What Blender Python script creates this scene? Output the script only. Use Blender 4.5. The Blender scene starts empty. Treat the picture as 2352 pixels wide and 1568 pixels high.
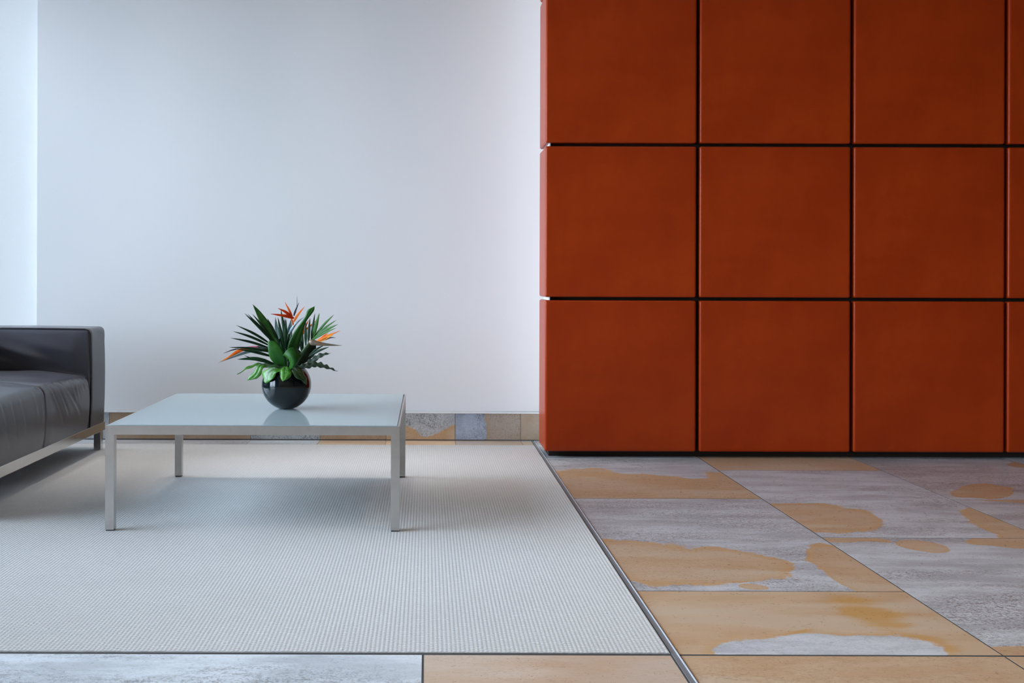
import bpy, math, random
from mathutils import Vector, Matrix

random.seed(7)
scene = bpy.context.scene
COL = scene.collection

# ------------------------------------------------------------------ camera
FPX, CX, CY, CAMH, ROLL = 2330.0, 980.0, 645.0, 0.86, 0.0030
cam_data = bpy.data.cameras.new('camera')
cam_data.sensor_width = 36.0
cam_data.lens = FPX / 2352.0 * 36.0
cam_data.shift_x = (1176.0 - CX) / 2352.0
cam_data.shift_y = (CY - 784.0) / 2352.0
cam_data.clip_start = 0.02
cam = bpy.data.objects.new('camera', cam_data)
COL.objects.link(cam)
cam.matrix_world = Matrix.Translation((0, 0, CAMH)) @ Matrix.Rotation(math.pi / 2, 4, 'X') @ Matrix.Rotation(ROLL, 4, 'Z')
scene.camera = cam

# ------------------------------------------------------------------ daylight, exposure
world = bpy.data.worlds.new('overcast_sky')
scene.world = world
world.use_nodes = True
bg = world.node_tree.nodes['Background']
bg.inputs['Color'].default_value = (0.685, 0.795, 1.0, 1)
bg.inputs['Strength'].default_value = 3.0

FLOOR_FILL_W, BOUNCE_FILL_W, BACK_FILL_W = 19.0, 26.0, 42.0  # output of the unseen fill downlights added in the ceiling
WIN_Y0, WIN_Y1, WIN_Z0, WIN_Z1, WIN_X = -0.6, 5.50, 0.06, 2.75, -2.95


def portal(name, loc, rot, sx, sy):
    d = bpy.data.lights.new(name, 'AREA')
    d.shape = 'RECTANGLE'
    d.size, d.size_y = sx, sy
    d.cycles.is_portal = True
    o = bpy.data.objects.new(name, d)
    COL.objects.link(o)
    o.location = loc
    o.rotation_euler = rot
    return o


portal('window_portal', (WIN_X - 0.16, (WIN_Y0 + WIN_Y1) / 2, (WIN_Z0 + WIN_Z1) / 2), (0, -math.pi / 2, 0), WIN_Z1 - WIN_Z0, WIN_Y1 - WIN_Y0)

vs = scene.view_settings
vs.view_transform = 'Standard'
vs.look = 'None'
vs.gamma = 1.0
vs.use_curve_mapping = False
vs.exposure = 2.52
scene.cycles.max_bounces = 6
scene.cycles.diffuse_bounces = 4
scene.cycles.glossy_bounces = 3
scene.cycles.use_adaptive_sampling = True
scene.cycles.adaptive_threshold = 0.03
scene.cycles.transparent_max_bounces = 12
scene.cycles.caustics_reflective = False
scene.cycles.caustics_refractive = False


# ------------------------------------------------------------------ projection of measured pixels
def unroll(px, py):
    return px + ROLL * (py - CY), py - ROLL * (px - CX)


def on_floor(px, py):
    x, y = unroll(px, py)
    Y = FPX * CAMH / (y - CY)
    return ((x - CX) / FPX * Y, Y)


def at_depth(px, py, Y):
    x, y = unroll(px, py)
    return Vector(((x - CX) / FPX * Y, Y, CAMH - (y - CY) / FPX * Y))


# ------------------------------------------------------------------ object helpers
def tag(o, label=None, category=None, group=None, kind=None):
    if label: o['label'] = label
    if category: o['category'] = category
    if group: o['group'] = group
    if kind: o['kind'] = kind
    return o


def empty(name, loc=(0, 0, 0)):
    o = bpy.data.objects.new(name, None)
    COL.objects.link(o)
    o.location = loc
    o.empty_display_size = 0.05
    return o


def link(name, me, mat=None, parent=None, smooth=False):
    if mat is not None and not me.materials:
        me.materials.append(mat)
    o = bpy.data.objects.new(name, me)
    COL.objects.link(o)
    if parent is not None:
        o.parent = parent
        o.matrix_parent_inverse = Matrix.Translation(parent.location).inverted()
    return o


class MB:
    """collects shapes for ONE mesh object"""

    def __init__(self):
        self.v, self.f, self.smooth = [], [], []

    def add(self, verts, faces, smooth=False):
        b = len(self.v)
        self.v += [tuple(p) for p in verts]
        self.f += [tuple(b + i for i in f) for f in faces]
        self.smooth += [smooth] * len(faces)
        return self

    def rbox(self, x0, x1, y0, y1, z0, z1, r=0.0, seg=2, xs=(), ys=(), zs=(), fn=None, smooth=None):
        """box with rounded edges; xs/ys/zs are extra grid lines; fn moves the vertices"""
        def lines(a, b, extra):
            if r <= 0:
                L = [a, b]
            else:
                L = [a + r * (1 - math.cos(math.pi / 2 * i / seg)) if False else a + r * i / seg for i in range(seg + 1)]
                L += [b - r * i / seg for i in range(seg + 1)]
            hold = min(0.6 * r, 0.25 * (b - a - 2 * r))
            if r > 0 and seg > 1 and hold > 1e-5: L += [a + r + hold, b - r - hold]
            L += [e for e in extra if a + r < e < b - r]
            return sorted(set(round(t, 6) for t in L))
        LX, LY, LZ = lines(x0, x1, xs), lines(y0, y1, ys), lines(z0, z1, zs)
        idx, verts, faces = {}, [], []

        def vid(p):
            k = (round(p[0], 5), round(p[1], 5), round(p[2], 5))
            if k not in idx:
                idx[k] = len(verts)
                verts.append(p)
            return idx[k]

        def face(A, B, mk, flip):
            for i in range(len(A) - 1):
                for j in range(len(B) - 1):
                    q = [vid(mk(A[i], B[j])), vid(mk(A[i + 1], B[j])), vid(mk(A[i + 1], B[j + 1])), vid(mk(A[i], B[j + 1]))]
                    faces.append(q[::-1] if flip else q)
        face(LX, LY, lambda a, b: (a, b, z1), False)
        face(LX, LY, lambda a, b: (a, b, z0), True)
        face(LX, LZ, lambda a, b: (a, y0, b), False)
        face(LX, LZ, lambda a, b: (a, y1, b), True)
        face(LY, LZ, lambda a, b: (x1, a, b), False)
        face(LY, LZ, lambda a, b: (x0, a, b), True)
        out = []
        for p in verts:
            p = Vector(p)
            if r > 0:
                q = Vector((min(max(p.x, x0 + r), x1 - r), min(max(p.y, y0 + r), y1 - r), min(max(p.z, z0 + r), z1 - r)))
                d = p - q
                if d.length > 1e-9:
                    m = max(abs(d.x), abs(d.y), abs(d.z))
                    p = q + d.normalized() * (m if True else r)
            if fn: p = fn(p)
            out.append(p)
        return self.add(out, faces, (r > 0 and seg > 1) if smooth is None else smooth)

    def tube(self, pts, radii, n=8, cap=True, smooth=True, squash=1.0, up=Vector((0, 0, 1))):
        pts = [Vector(p) for p in pts]
        if not hasattr(radii, '__len__'): radii = [radii] * len(pts)
        V, F = [], []
        for i, p in enumerate(pts):
            t = (pts[min(i + 1, len(pts) - 1)] - pts[max(i - 1, 0)]).normalized()
            a = t.cross(up)
            if a.length < 1e-3: a = t.cross(Vector((1, 0, 0)))
            a.normalize()
            b = a.cross(t).normalized()
            for k in range(n):
                th = 2 * math.pi * k / n
                V.append(p + radii[i] * (a * math.cos(th) * squash + b * math.sin(th)))
        for i in range(len(pts) - 1):
            for k in range(n):
                k2 = (k + 1) % n
                F.append((i * n + k, i * n + k2, (i + 1) * n + k2, (i + 1) * n + k))
        if cap:
            F.append(tuple(range(n))[::-1])
            F.append(tuple((len(pts) - 1) * n + k for k in range(n)))
        return self.add(V, F, smooth)

    def lathe(self, prof, c, n=48):
        V, F = [], []
        m = len(prof)
        for k in range(n):
            th = 2 * math.pi * k / n
            for (r, z) in prof:
                V.append((c[0] + r * math.cos(th), c[1] + r * math.sin(th), c[2] + z))
        for k in range(n):
            k2 = (k + 1) % n
            for j in range(m - 1):
                F.append((k * m + j, k2 * m + j, k2 * m + j + 1, k * m + j + 1))
        return self.add(V, F, True)

    def mesh(self, name):
        me = bpy.data.meshes.new(name)
        me.from_pydata(self.v, [], self.f)
        me.validate()
        if len(me.polygons) == len(self.smooth):
            me.polygons.foreach_set('use_smooth', self.smooth)
        me.update()
        return me

    def build(self, name, mat=None, parent=None):
        return link(name, self.mesh(name), mat, parent)


# ------------------------------------------------------------------ materials
class NT:
    def __init__(self, name):
        self.m = bpy.data.materials.new(name)
        self.m.use_nodes = True
        self.t = self.m.node_tree
        self.t.nodes.clear()
        self.out = self.t.nodes.new('ShaderNodeOutputMaterial')

    def n(self, typ, props=None, **ins):
        nd = self.t.nodes.new(typ)
        for k, v in (props or {}).items(): setattr(nd, k, v)
        for k, v in ins.items(): self.set(nd, k, v)
        return nd

    def set(self, nd, k, v):
        if k.startswith('i') and k[1:].isdigit(): s = nd.inputs[int(k[1:])]
        else: s = nd.inputs[k.replace('_', ' ')]
        if isinstance(v, bpy.types.NodeSocket): self.t.links.new(v, s)
        elif isinstance(v, bpy.types.Node): self.t.links.new(v.outputs[0], s)
        else: s.default_value = v

    def math(self, op, a, b=0.0, c=0.0, clamp=False):
        return self.n('ShaderNodeMath', {'operation': op, 'use_clamp': clamp}, i0=a, i1=b, i2=c).outputs[0]

    def vmath(self, op, a, b=(0, 0, 0)):
        nd = self.n('ShaderNodeVectorMath', {'operation': op}, i0=a, i1=b)
        return nd.outputs[1] if op in ('DOT_PRODUCT', 'LENGTH') else nd.outputs[0]

    def mix(self, f, a, b, blend='MIX'):
        nd = self.n('ShaderNodeMix', {'data_type': 'RGBA', 'blend_type': blend})
        for s, v in ((nd.inputs[0], f), (nd.inputs[6], a), (nd.inputs[7], b)):
            if isinstance(v, bpy.types.NodeSocket): self.t.links.new(v, s)
            else: s.default_value = (v if not hasattr(v, '__len__') else (tuple(v) + (1,) if len(v) == 3 else v))
        return nd.outputs[2]

    def smooth(self, v, lo, hi, a=0.0, b=1.0):
        nd = self.n('ShaderNodeMapRange', {'interpolation_type': 'SMOOTHSTEP'}, i0=v, i1=lo, i2=hi, i3=a, i4=b)
        return nd.outputs[0]

    def coord(self, scale=(1, 1, 1), kind='Object', rot=(0, 0, 0)):
        tc = self.n('ShaderNodeTexCoord')
        return self.n('ShaderNodeMapping', None, Vector=tc.outputs[kind], Scale=scale, Rotation=rot).outputs[0]

    def noise(self, vec, scale, detail=3.0, rough=0.55):
        return self.n('ShaderNodeTexNoise', None, Vector=vec, Scale=scale, Detail=detail, Roughness=rough).outputs[0]

    def principled(self, color, rough, bump=None, bump_strength=0.2, bump_dist=0.002, **kw):
        p = self.n('ShaderNodeBsdfPrincipled')
        self.set(p, 'Base_Color', color if isinstance(color, (bpy.types.NodeSocket,)) else tuple(color) + (1,))
        self.set(p, 'Roughness', rough)
        for k, v in kw.items(): self.set(p, k, v)
        if bump is not None:
            b = self.n('ShaderNodeBump', None, Strength=bump_strength, Distance=bump_dist, Height=bump)
            self.t.links.new(b.outputs[0], p.inputs['Normal'])
        return p

    def finish(self, sh):
        self.t.links.new(sh.outputs[0], self.out.inputs[0])
        return self.m


def mat_plain(name, color, rough, **kw):
    t = NT(name)
    v = t.noise(t.coord(), 35.0, 4.0)
    c = t.mix(t.smooth(v, 0.3, 0.7), tuple(x * 0.965 for x in color), tuple(min(1, x * 1.03) for x in color))
    return t.finish(t.principled(c, rough, **kw))


def mat_plaster(name, color):
    t = NT(name)
    v = t.noise(t.coord(), 1.3, 3.0)
    f = t.noise(t.coord(), 180.0, 2.0)
    c = t.mix(t.smooth(v, 0.3, 0.7), tuple(x * 0.985 for x in color), color)
    return t.finish(t.principled(c, 0.75, bump=f, bump_strength=0.06, bump_dist=0.001))


def mat_steel(name, color, rough, axis=(1, 1, 1)):
    t = NT(name)
    g = t.noise(t.coord(axis), 40.0, 4.0)
    r = t.math('MULTIPLY_ADD', g, 0.16, rough - 0.08)
    c = t.mix(t.smooth(g, 0.25, 0.75), tuple(x * 0.93 for x in color), color)
    return t.finish(t.principled(c, r, Metallic=1.0, bump=g, bump_strength=0.03, bump_dist=0.0005))


def ellipse_from_px(c, a, b, conv):
    c0 = Vector(conv(*c)); va = Vector(conv(*a)) - c0; vb = Vector(conv(*b)) - c0
    det = va.x * vb.y - va.y * vb.x
    r1 = (vb.y / det, -vb.x / det); r2 = (-va.y / det, va.x / det)
    return c0, r1, r2


def mat_stone(name, base, blobs=(), plane='xy', conv=on_floor, seed=0.0, rough=0.3, tint=(1, 1, 1), wob=0.28, stains=(), speck=1.0):
    """sandstone: grey and ochre fields; each blob is an oval (centre, end of axis, end of other axis) of the other colour"""
    t = NT(name)
    tc = t.n('ShaderNodeTexCoord').outputs['Object']
    off = t.vmath('ADD', tc, (seed * 3.7, seed * 1.9, seed * 2.3))
    streak = t.vmath('MULTIPLY', off, (0.55, 2.2, 1.0) if plane == 'xy' else (1, 1, 1))
    gr = t.vmath('MULTIPLY', off, (0.55, 1.0, 1.0) if plane == 'xy' else (1, 1, 1))
    n1 = t.noise(streak, 5.0, 6.0, 0.66)
    n2 = t.noise(off, 55.0, 5.0, 0.7)
    n3 = t.noise(gr, 95.0, 6.0, 0.85)
    n4 = t.noise(gr, 240.0, 3.0, 0.7)
    g = t.mix(t.smooth(n1, 0.36, 0.64), (0.405, 0.425, 0.445), (0.585, 0.615, 0.640))
    patch = t.smooth(t.noise(streak, 2.4, 6.0, 0.62), 0.42, 0.58)
    amt = t.math('MULTIPLY_ADD', patch, 0.80, 0.20)
    grain = t.math('ADD', t.math('MULTIPLY', n3, 0.6), t.math('MULTIPLY', n4, 0.4))
    dark = t.math('MULTIPLY', t.math('MULTIPLY', t.smooth(grain, 0.475, 0.560), amt), 0.80 * speck, clamp=True)
    g = t.mix(dark, g, (0.115, 0.106, 0.100))
    lite = t.math('MULTIPLY', t.math('MULTIPLY', t.smooth(grain, 0.475, 0.41), amt), 0.30)
    g = t.mix(lite, g, (0.62, 0.62, 0.63))
    o = t.mix(t.smooth(n1, 0.34, 0.66), (0.485, 0.325, 0.190), (0.540, 0.405, 0.275))
    o = t.mix(t.math('MULTIPLY', t.smooth(t.noise(streak, 3.1, 5.0), 0.46, 0.64), 0.6), o, (0.545, 0.450, 0.340))
    o = t.mix(t.math('MULTIPLY', t.math('MULTIPLY', t.smooth(grain, 0.49, 0.58), amt), 0.60 * speck, clamp=True), o, (0.30, 0.17, 0.085))
    for st in stains:
        c0, r1, r2 = ellipse_from_px(*st, conv)
        e1 = t.math('ADD', t.vmath('DOT_PRODUCT', tc, (r1[0], r1[1], 0)), -(c0.x * r1[0] + c0.y * r1[1]))
        e2 = t.math('ADD', t.vmath('DOT_PRODUCT', tc, (r2[0], r2[1], 0)), -(c0.x * r2[0] + c0.y * r2[1]))
        L = t.math('SQRT', t.math('ADD', t.math('MULTIPLY', e1, e1), t.math('MULTIPLY', e2, e2)))
        L = t.math('ADD', L, t.math('MULTIPLY', t.math('SUBTRACT', n1, 0.5), 2.2))
        o = t.mix(t.smooth(L, 1.1, 0.35, 0.0, 0.75), o, (0.50, 0.275, 0.075))
    first, other = (g, o) if base == 'grey' else (o, g)
    col = first
    if blobs:
        wv = t.n('ShaderNodeTexNoise', None, Vector=off, Scale=4.5, Detail=6.0)
        d = None
        for bdef in blobs:
            c0, r1, r2 = ellipse_from_px(*bdef, conv)
            def axis3(r): return (r[0], r[1], 0) if plane == 'xy' else (r[0], 0, r[1])
            k1 = -(c0.x * r1[0] + c0.y * r1[1]); k2 = -(c0.x * r2[0] + c0.y * r2[1])
            e1 = t.math('ADD', t.vmath('DOT_PRODUCT', tc, axis3(r1)), k1)
            e2 = t.math('ADD', t.vmath('DOT_PRODUCT', tc, axis3(r2)), k2)
            L = t.math('SQRT', t.math('ADD', t.math('MULTIPLY', e1, e1), t.math('MULTIPLY', e2, e2)))
            d = L if d is None else t.math('SMOOTH_MIN', d, L, 0.12)
        d = t.math('ADD', d, t.math('MULTIPLY', t.math('SUBTRACT', wv.outputs[0], 0.5), wob * 11.0))
        d = t.math('ADD', d, t.math('MULTIPLY', t.math('SUBTRACT', n2, 0.5), 0.22))
        m = t.smooth(d, 0.96, 1.04, 1.0, 0.0)
        col = t.mix(m, first, other)
        # iron-stained rim on the ochre side of the edge
        rim = t.math('MULTIPLY', t.smooth(d, 0.80, 0.98), m) if base == 'grey' else t.math('MULTIPLY', t.smooth(d, 1.22, 1.02), t.math('SUBTRACT', 1.0, m))
        col = t.mix(t.math('MULTIPLY', rim, 0.42), col, (0.52, 0.30, 0.105))
    col = t.mix(1.0, col, tint, 'MULTIPLY')
    rr = t.math('MULTIPLY_ADD', n2, 0.2, rough - 0.1)
    return t.finish(t.principled(col, rr, bump=n3, bump_strength=0.05, bump_dist=0.0006))


def mat_leaf(name, dark, light, rough=0.32, scale=18.0, spec=0.28):
    t = NT(name)
    v = t.noise(t.coord((1, 1, 1)), scale, 3.0)
    c = t.mix(t.smooth(v, 0.33, 0.67), dark, light)
    p = t.principled(c, rough, bump=t.noise(t.coord(), 90.0, 2.0), bump_strength=0.12, bump_dist=0.001, Specular_IOR_Level=spec)
    tr = t.n('ShaderNodeBsdfTranslucent')
    t.set(tr, 'Color', c)
    mx = t.n('ShaderNodeMixShader', None, i0=0.18, i1=p, i2=tr)
    return t.finish(mx)


M = {}
M['white'] = mat_plaster('white_plaster', (0.80, 0.80, 0.80))
M['ceil'] = mat_plaster('ceiling_paint', (0.62, 0.61, 0.60))
M['dark_wall'] = mat_plaster('warm_wall_paint', (0.55, 0.46, 0.36))
M['brown_wall'] = mat_plaster('brown_wall_paint', (0.10, 0.075, 0.06))
M['steel'] = mat_steel('brushed_steel', (0.56, 0.545, 0.52), 0.36)
M['chrome'] = mat_steel('polished_steel', (0.66, 0.65, 0.63), 0.16)
M['trim'] = mat_steel('steel_trim', (0.52, 0.55, 0.58), 0.34)
M['strip'] = mat_plain('dull_zinc', (0.20, 0.21, 0.22), 0.45, Metallic=0.3)
M['bright_edge'] = mat_plain('bright_zinc', (0.62, 0.66, 0.70), 0.4, Metallic=0.2)
M['cap'] = mat_plain('grey_capping', (0.40, 0.42, 0.43), 0.5)
M['cap_edge'] = mat_plain('lit_capping_edge', (0.78, 0.80, 0.80), 0.45)  # lit front edge of the steel capping, its highlight put into the colour
M['grout'] = mat_plain('dark_grout', (0.045, 0.043, 0.042), 0.8)
M['pale_grout'] = mat_plain('grey_grout', (0.16, 0.17, 0.18), 0.8)
M['backing'] = mat_plain('dark_backing', (0.018, 0.010, 0.006), 0.8)
M['endboard'] = mat_plain('white_end_board', (0.75, 0.76, 0.78), 0.6)


def mat_rust_leather():
    t = NT('rust_leather')
    c1 = t.noise(t.coord(), 2.2, 5.0, 0.6)
    c2 = t.noise(t.coord(), 14.0, 3.0)
    c = t.mix(t.smooth(c1, 0.33, 0.68), (0.34, 0.031, 0.0028), (0.41, 0.043, 0.0040))
    c = t.mix(t.math('MULTIPLY', t.smooth(c2, 0.4, 0.7), 0.25), c, (0.31, 0.029, 0.0028))
    g = t.noise(t.coord(), 260.0, 2.0)
    return t.finish(t.principled(c, 0.31, bump=g, bump_strength=0.06, bump_dist=0.0006, Specular_IOR_Level=0.22))


M['rust'] = mat_rust_leather()


def mat_rug():
    t = NT('woven_wool')
    co = t.coord()
    sep = t.n('ShaderNodeSeparateXYZ', None, Vector=co)
    rib = t.math('FLOOR', t.math('DIVIDE', sep.outputs[0], 0.0105))
    jit = t.n('ShaderNodeTexWhiteNoise', {'noise_dimensions': '1D'}, W=rib).outputs[0]
    ph = t.math('ADD', t.math('ADD', t.math('MULTIPLY', sep.outputs[1], 2 * math.pi / 0.012), t.math('MULTIPLY', t.noise(co, 30.0, 2.0), 14.0)), t.math('MULTIPLY', jit, 6.283))
    loop = t.math('MULTIPLY_ADD', t.math('SINE', ph), 0.5, 0.5)
    nz = t.noise(co, 260.0, 2.0)
    h = t.math('ADD', loop, t.math('MULTIPLY', nz, 0.9))
    big = t.noise(co, 3.0, 4.0)
    c = t.mix(t.smooth(h, 0.35, 1.5), (0.51, 0.505, 0.495), (0.625, 0.62, 0.61))
    c = t.mix(t.math('MULTIPLY', t.smooth(big, 0.35, 0.65), 0.18), c, (0.48, 0.475, 0.465))
    return t.finish(t.principled(c, 0.95, bump=h, bump_strength=0.30, bump_dist=0.0013, Specular_IOR_Level=0.15))


M['rug'] = mat_rug()


def mat_sofa_leather():
    t = NT('black_leather')
    g = t.n('ShaderNodeTexVoronoi', None, Vector=t.coord(), Scale=420.0).outputs[0]
    v = t.noise(t.coord(), 6.0, 3.0)
    c = t.mix(t.smooth(v, 0.3, 0.7), (0.056, 0.057, 0.072), (0.070, 0.071, 0.090))
    return t.finish(t.principled(c, 0.31, Specular_IOR_Level=0.95, bump=g, bump_strength=0.03, bump_dist=0.0005))


M['sofa'] = mat_sofa_leather()
M['seam'] = mat_plain('seam_leather', (0.012, 0.011, 0.013), 0.55)


def mat_table_glass():
    t = NT('frosted_glass')
    v = t.noise(t.coord(), 3.0, 2.0)
    c = t.mix(v, (0.82, 0.975, 1.0), (0.83, 0.98, 1.0))
    d = t.n('ShaderNodeBsdfDiffuse'); t.set(d, 'Color', c)
    tr = t.n('ShaderNodeBsdfTranslucent'); t.set(tr, 'Color', c)
    body = t.n('ShaderNodeMixShader', None, i0=0.52, i1=d, i2=tr)
    gl = t.n('ShaderNodeBsdfGlossy', None, Roughness=0.03)
    fr = t.n('ShaderNodeFresnel', None, IOR=1.5)
    return t.finish(t.n('ShaderNodeMixShader', None, i0=fr.outputs[0], i1=body, i2=gl))


M['table_glass'] = mat_table_glass()


def mat_window_glass():
    t = NT('window_glass')
    tr = t.n('ShaderNodeBsdfTransparent'); t.set(tr, 'Color', (0.94, 0.97, 0.96, 1))
    gl = t.n('ShaderNodeBsdfGlossy', None, Roughness=0.0)
    fr = t.n('ShaderNodeFresnel', None, IOR=1.45)
    return t.finish(t.n('ShaderNodeMixShader', None, i0=fr.outputs[0], i1=tr, i2=gl))


M['window_glass'] = mat_window_glass()


def mat_blind():
    t = NT('blind_fabric')
    v = t.noise(t.coord((1, 1, 1)), 300.0, 2.0)
    c = t.mix(v, (0.80, 0.80, 0.79), (0.86, 0.86, 0.85))
    d = t.n('ShaderNodeBsdfDiffuse'); t.set(d, 'Color', c)
    tr = t.n('ShaderNodeBsdfTranslucent'); t.set(tr, 'Color', c)
    return t.finish(t.n('ShaderNodeMixShader', None, i0=0.20, i1=d, i2=tr))


M['blind'] = mat_blind()
M['vase'] = None
_t = NT('black_glass')
_v = _t.noise(_t.coord(), 25.0, 2.0)
M['vase'] = _t.finish(_t.principled(_t.mix(_v, (0.004, 0.007, 0.008), (0.006, 0.010, 0.012)), 0.03, Specular_IOR_Level=0.5))
M['frame'] = mat_plain('window_frame_metal', (0.35, 0.36, 0.37), 0.4)
M['paving'] = mat_plain('outside_paving', (0.45, 0.45, 0.44), 0.9)

# ------------------------------------------------------------------ room shell
RX0, RX1, RY0, WALLY, CEIL = -2.95, 5.2, -3.4, 5.53, 4.6
WALL_END = -2.125

floor = MB().rbox(RX0 - 0.3, RX1 + 0.1, RY0 - 0.1, WALLY + 0.5, -0.12, -0.0004).build('floor', M['grout'])
tag(floor, 'stone tiled lobby floor with dark joints', kind='structure')

wb = MB().rbox(WALL_END, RX1 + 0.1, WALLY, WALLY + 0.3, -0.02, CEIL + 0.02).build('wall_back', M['white'])
tag(wb, 'plain white plaster wall behind the glass table', kind='structure')
wl = MB()
wl.rbox(RX0 - 0.3, RX0, RY0 - 0.1, WIN_Y0, -0.02, CEIL + 0.02)
wl.rbox(RX0 - 0.3, RX0, WIN_Y1, WALLY + 0.5, -0.02, CEIL + 0.02)
wl.rbox(RX0 - 0.3, RX0, WIN_Y0, WIN_Y1, -0.02, WIN_Z0)
wl.rbox(RX0 - 0.3, RX0, WIN_Y0, WIN_Y1, WIN_Z1, CEIL + 0.02)
tag(wl.build('wall_left', M['white']), 'white wall with the wide daylight window behind the sofa', kind='structure')
tag(MB().rbox(RX0 - 0.3, RX1 + 0.1, RY0 - 0.3, RY0 - 0.1, -0.02, CEIL + 0.02).build('wall_front', M['dark_wall']), 'dark wall on the far side of the lobby', kind='structure')
tag(MB().rbox(RX1 + 0.1, RX1 + 0.3, RY0 - 0.3, WALLY + 0.3, -0.02, CEIL + 0.02).build('wall_right', M['brown_wall']), 'dark side wall of the lobby', kind='structure')
tag(MB().rbox(RX0 - 0.3, RX1 + 0.3, RY0 - 0.3, WALLY + 0.5, CEIL, CEIL + 0.15).build('ceiling', M['ceil']), 'plain painted lobby ceiling', kind='structure')
tag(MB().rbox(-30, 6, -20, 30, -0.6, -0.5).build('ground', M['paving']), 'grey paved ground outside the windows', kind='structure')

# window beside the sofa (daylight source) and the one behind the blind
w2 = empty('window_2', (RX0 - 0.15, 0, 0)); tag(w2, 'wide metal framed window behind the sofa', kind='structure')
fr = MB()
for yy in (WIN_Y0, WIN_Y1): fr.rbox(RX0 - 0.18, RX0 - 0.12, yy - 0.03, yy + 0.03, WIN_Z0, WIN_Z1)
for zz in (WIN_Z0, WIN_Z1): fr.rbox(RX0 - 0.18, RX0 - 0.12, WIN_Y0, WIN_Y1, zz - 0.03, zz + 0.03)
fr.build('window_frame', M['frame'], w2)
ny = 4
for k in range(ny):
    a = WIN_Y0 + (WIN_Y1 - WIN_Y0) * k / ny
    b = WIN_Y0 + (WIN_Y1 - WIN_Y0) * (k + 1) / ny
    if k: MB().rbox(RX0 - 0.18, RX0 - 0.12, a - 0.02, a + 0.02, WIN_Z0 + 0.03, WIN_Z1 - 0.03).build('mullion', M['frame'], w2)
    MB().rbox(RX0 - 0.153, RX0 - 0.147, a + 0.02, b - 0.02, WIN_Z0 + 0.03, WIN_Z1 - 0.03).build('pane', M['window_glass'], w2)
w1 = empty('window_1', (-2.5, 5.9, 0)); tag(w1, 'tall window behind the pale blind beside the white wall', kind='structure')
f1 = MB()
for xx in (RX0 + 0.03, WALL_END - 0.03): f1.rbox(xx - 0.03, xx + 0.03, 5.87, 5.93, 0.0, CEIL)
for zz in (0.03, CEIL - 0.03): f1.rbox(RX0 + 0.06, WALL_END - 0.06, 5.87, 5.93, zz - 0.03, zz + 0.03)
f1.build('window_frame', M['frame'], w1)
MB().rbox(RX0 + 0.06, WALL_END - 0.06, 5.897, 5.903, 0.06, CEIL - 0.06).build('pane', M['window_glass'], w1)
rb = empty('roller_blind', (-2.5, 5.66, CEIL - 0.05))
tag(rb, 'pale backlit window blind beside the white wall, above the sofa', 'blind')
MB().rbox(RX0 + 0.01, WALL_END - 0.001, 5.635, 5.638, 0.03, CEIL - 0.06).build('blind_fabric', M['blind'], rb)
MB().tube([(RX0 + 0.01, 5.66, CEIL - 0.04), (WALL_END - 0.004, 5.66, CEIL - 0.04)], 0.03, 12).build('roller', M['frame'], rb)

# ------------------------------------------------------------------ floor tiles
J = 0.0024
TILE_Z = 0.0


def tile(x0, x1, y0, y1, mat, j=J):
    return MB().rbox(x0 + j, x1 - j, y0 + j, y1 - j, -0.022, TILE_Z).build('tile', mat, floor)


stone_plain = {('grey', k): mat_stone('grey_sandstone_%d' % k, 'grey', seed=11 + k) for k in range(2)}
stone_plain.update({('ochre', k): mat_stone('ochre_sandstone_%d' % k, 'ochre', seed=21 + k) for k in range(2)})

C0, C1, C2, C3, C4 = 0.584, 1.333, 2.083, 2.833, 3.583
YF = 2.340
tile(C0, C1, 4.024, 5.224, mat_stone('stone_a', 'grey', [((1390, 1152), (1640, 1152), (1390, 1082)), ((1735, 1152), (1930, 1152), (1735, 1078))], seed=1, wob=0.10))
tile(C0, C1, 2.822, 4.024, mat_stone('stone_b', 'grey', [((1545, 1291), (1806, 1306), (1540, 1246)), ((1995, 1320), (1872, 1252), (2075, 1312)), ((1730, 1347), (1768, 1350), (1728, 1340))], seed=2, wob=0.11))
tile(C0, C1, YF, 2.822, mat_stone('stone_c', 'ochre', [((1905, 1520), (2180, 1520), (1905, 1456))], seed=3, wob=0.09, stains=[((2005, 1412), (2120, 1440), (1990, 1375)), ((2120, 1478), (2230, 1500), (2130, 1455)), ((1800, 1462), (1880, 1440), (1795, 1470))], speck=0.3))
tile(C1, C2, 4.634, 5.834, mat_stone('stone_d', 'ochre', seed=4, speck=0.6))
tile(C1, C2, 3.416, 4.634, mat_stone('stone_e', 'grey', [((1865, 1184), (2022, 1198), (1865, 1154)), ((2360, 1215), (2196, 1172), (2380, 1190))], seed=5, wob=0.11))
tile(C1, C2, YF, 3.416, mat_stone('stone_f', 'grey', [((1930, 1238), (2040, 1240), (1930, 1247)), ((2120, 1254), (2176, 1266), (2130, 1244)), ((2352, 1240), (2225, 1238), (2352, 1258)), ((2335, 1497), (2420, 1497), (2335, 1482))], seed=6, wob=0.16))
tile(C2, C3, 4.018, 5.218, mat_stone('stone_g', 'grey', [((2250, 1129), (2318, 1129), (2250, 1113)), ((2365, 1066), (2420, 1066), (2365, 1058))], seed=7, wob=0.14, tint=(0.92, 0.86, 0.83)))
tile(C2, C3, 2.818, 4.018, mat_stone('stone_h', 'grey', [((2330, 1149), (2420, 1153), (2330, 1154))], seed=8, wob=0.10, tint=(0.92, 0.88, 0.86)))
tile(C2, C3, YF, 2.818, stone_plain[('ochre', 0)])
tile(C0, C1, 5.224, WALLY, stone_plain[('grey', 0)])
tile(C2, C3, 5.218, WALLY, stone_plain[('ochre', 1)])
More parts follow.
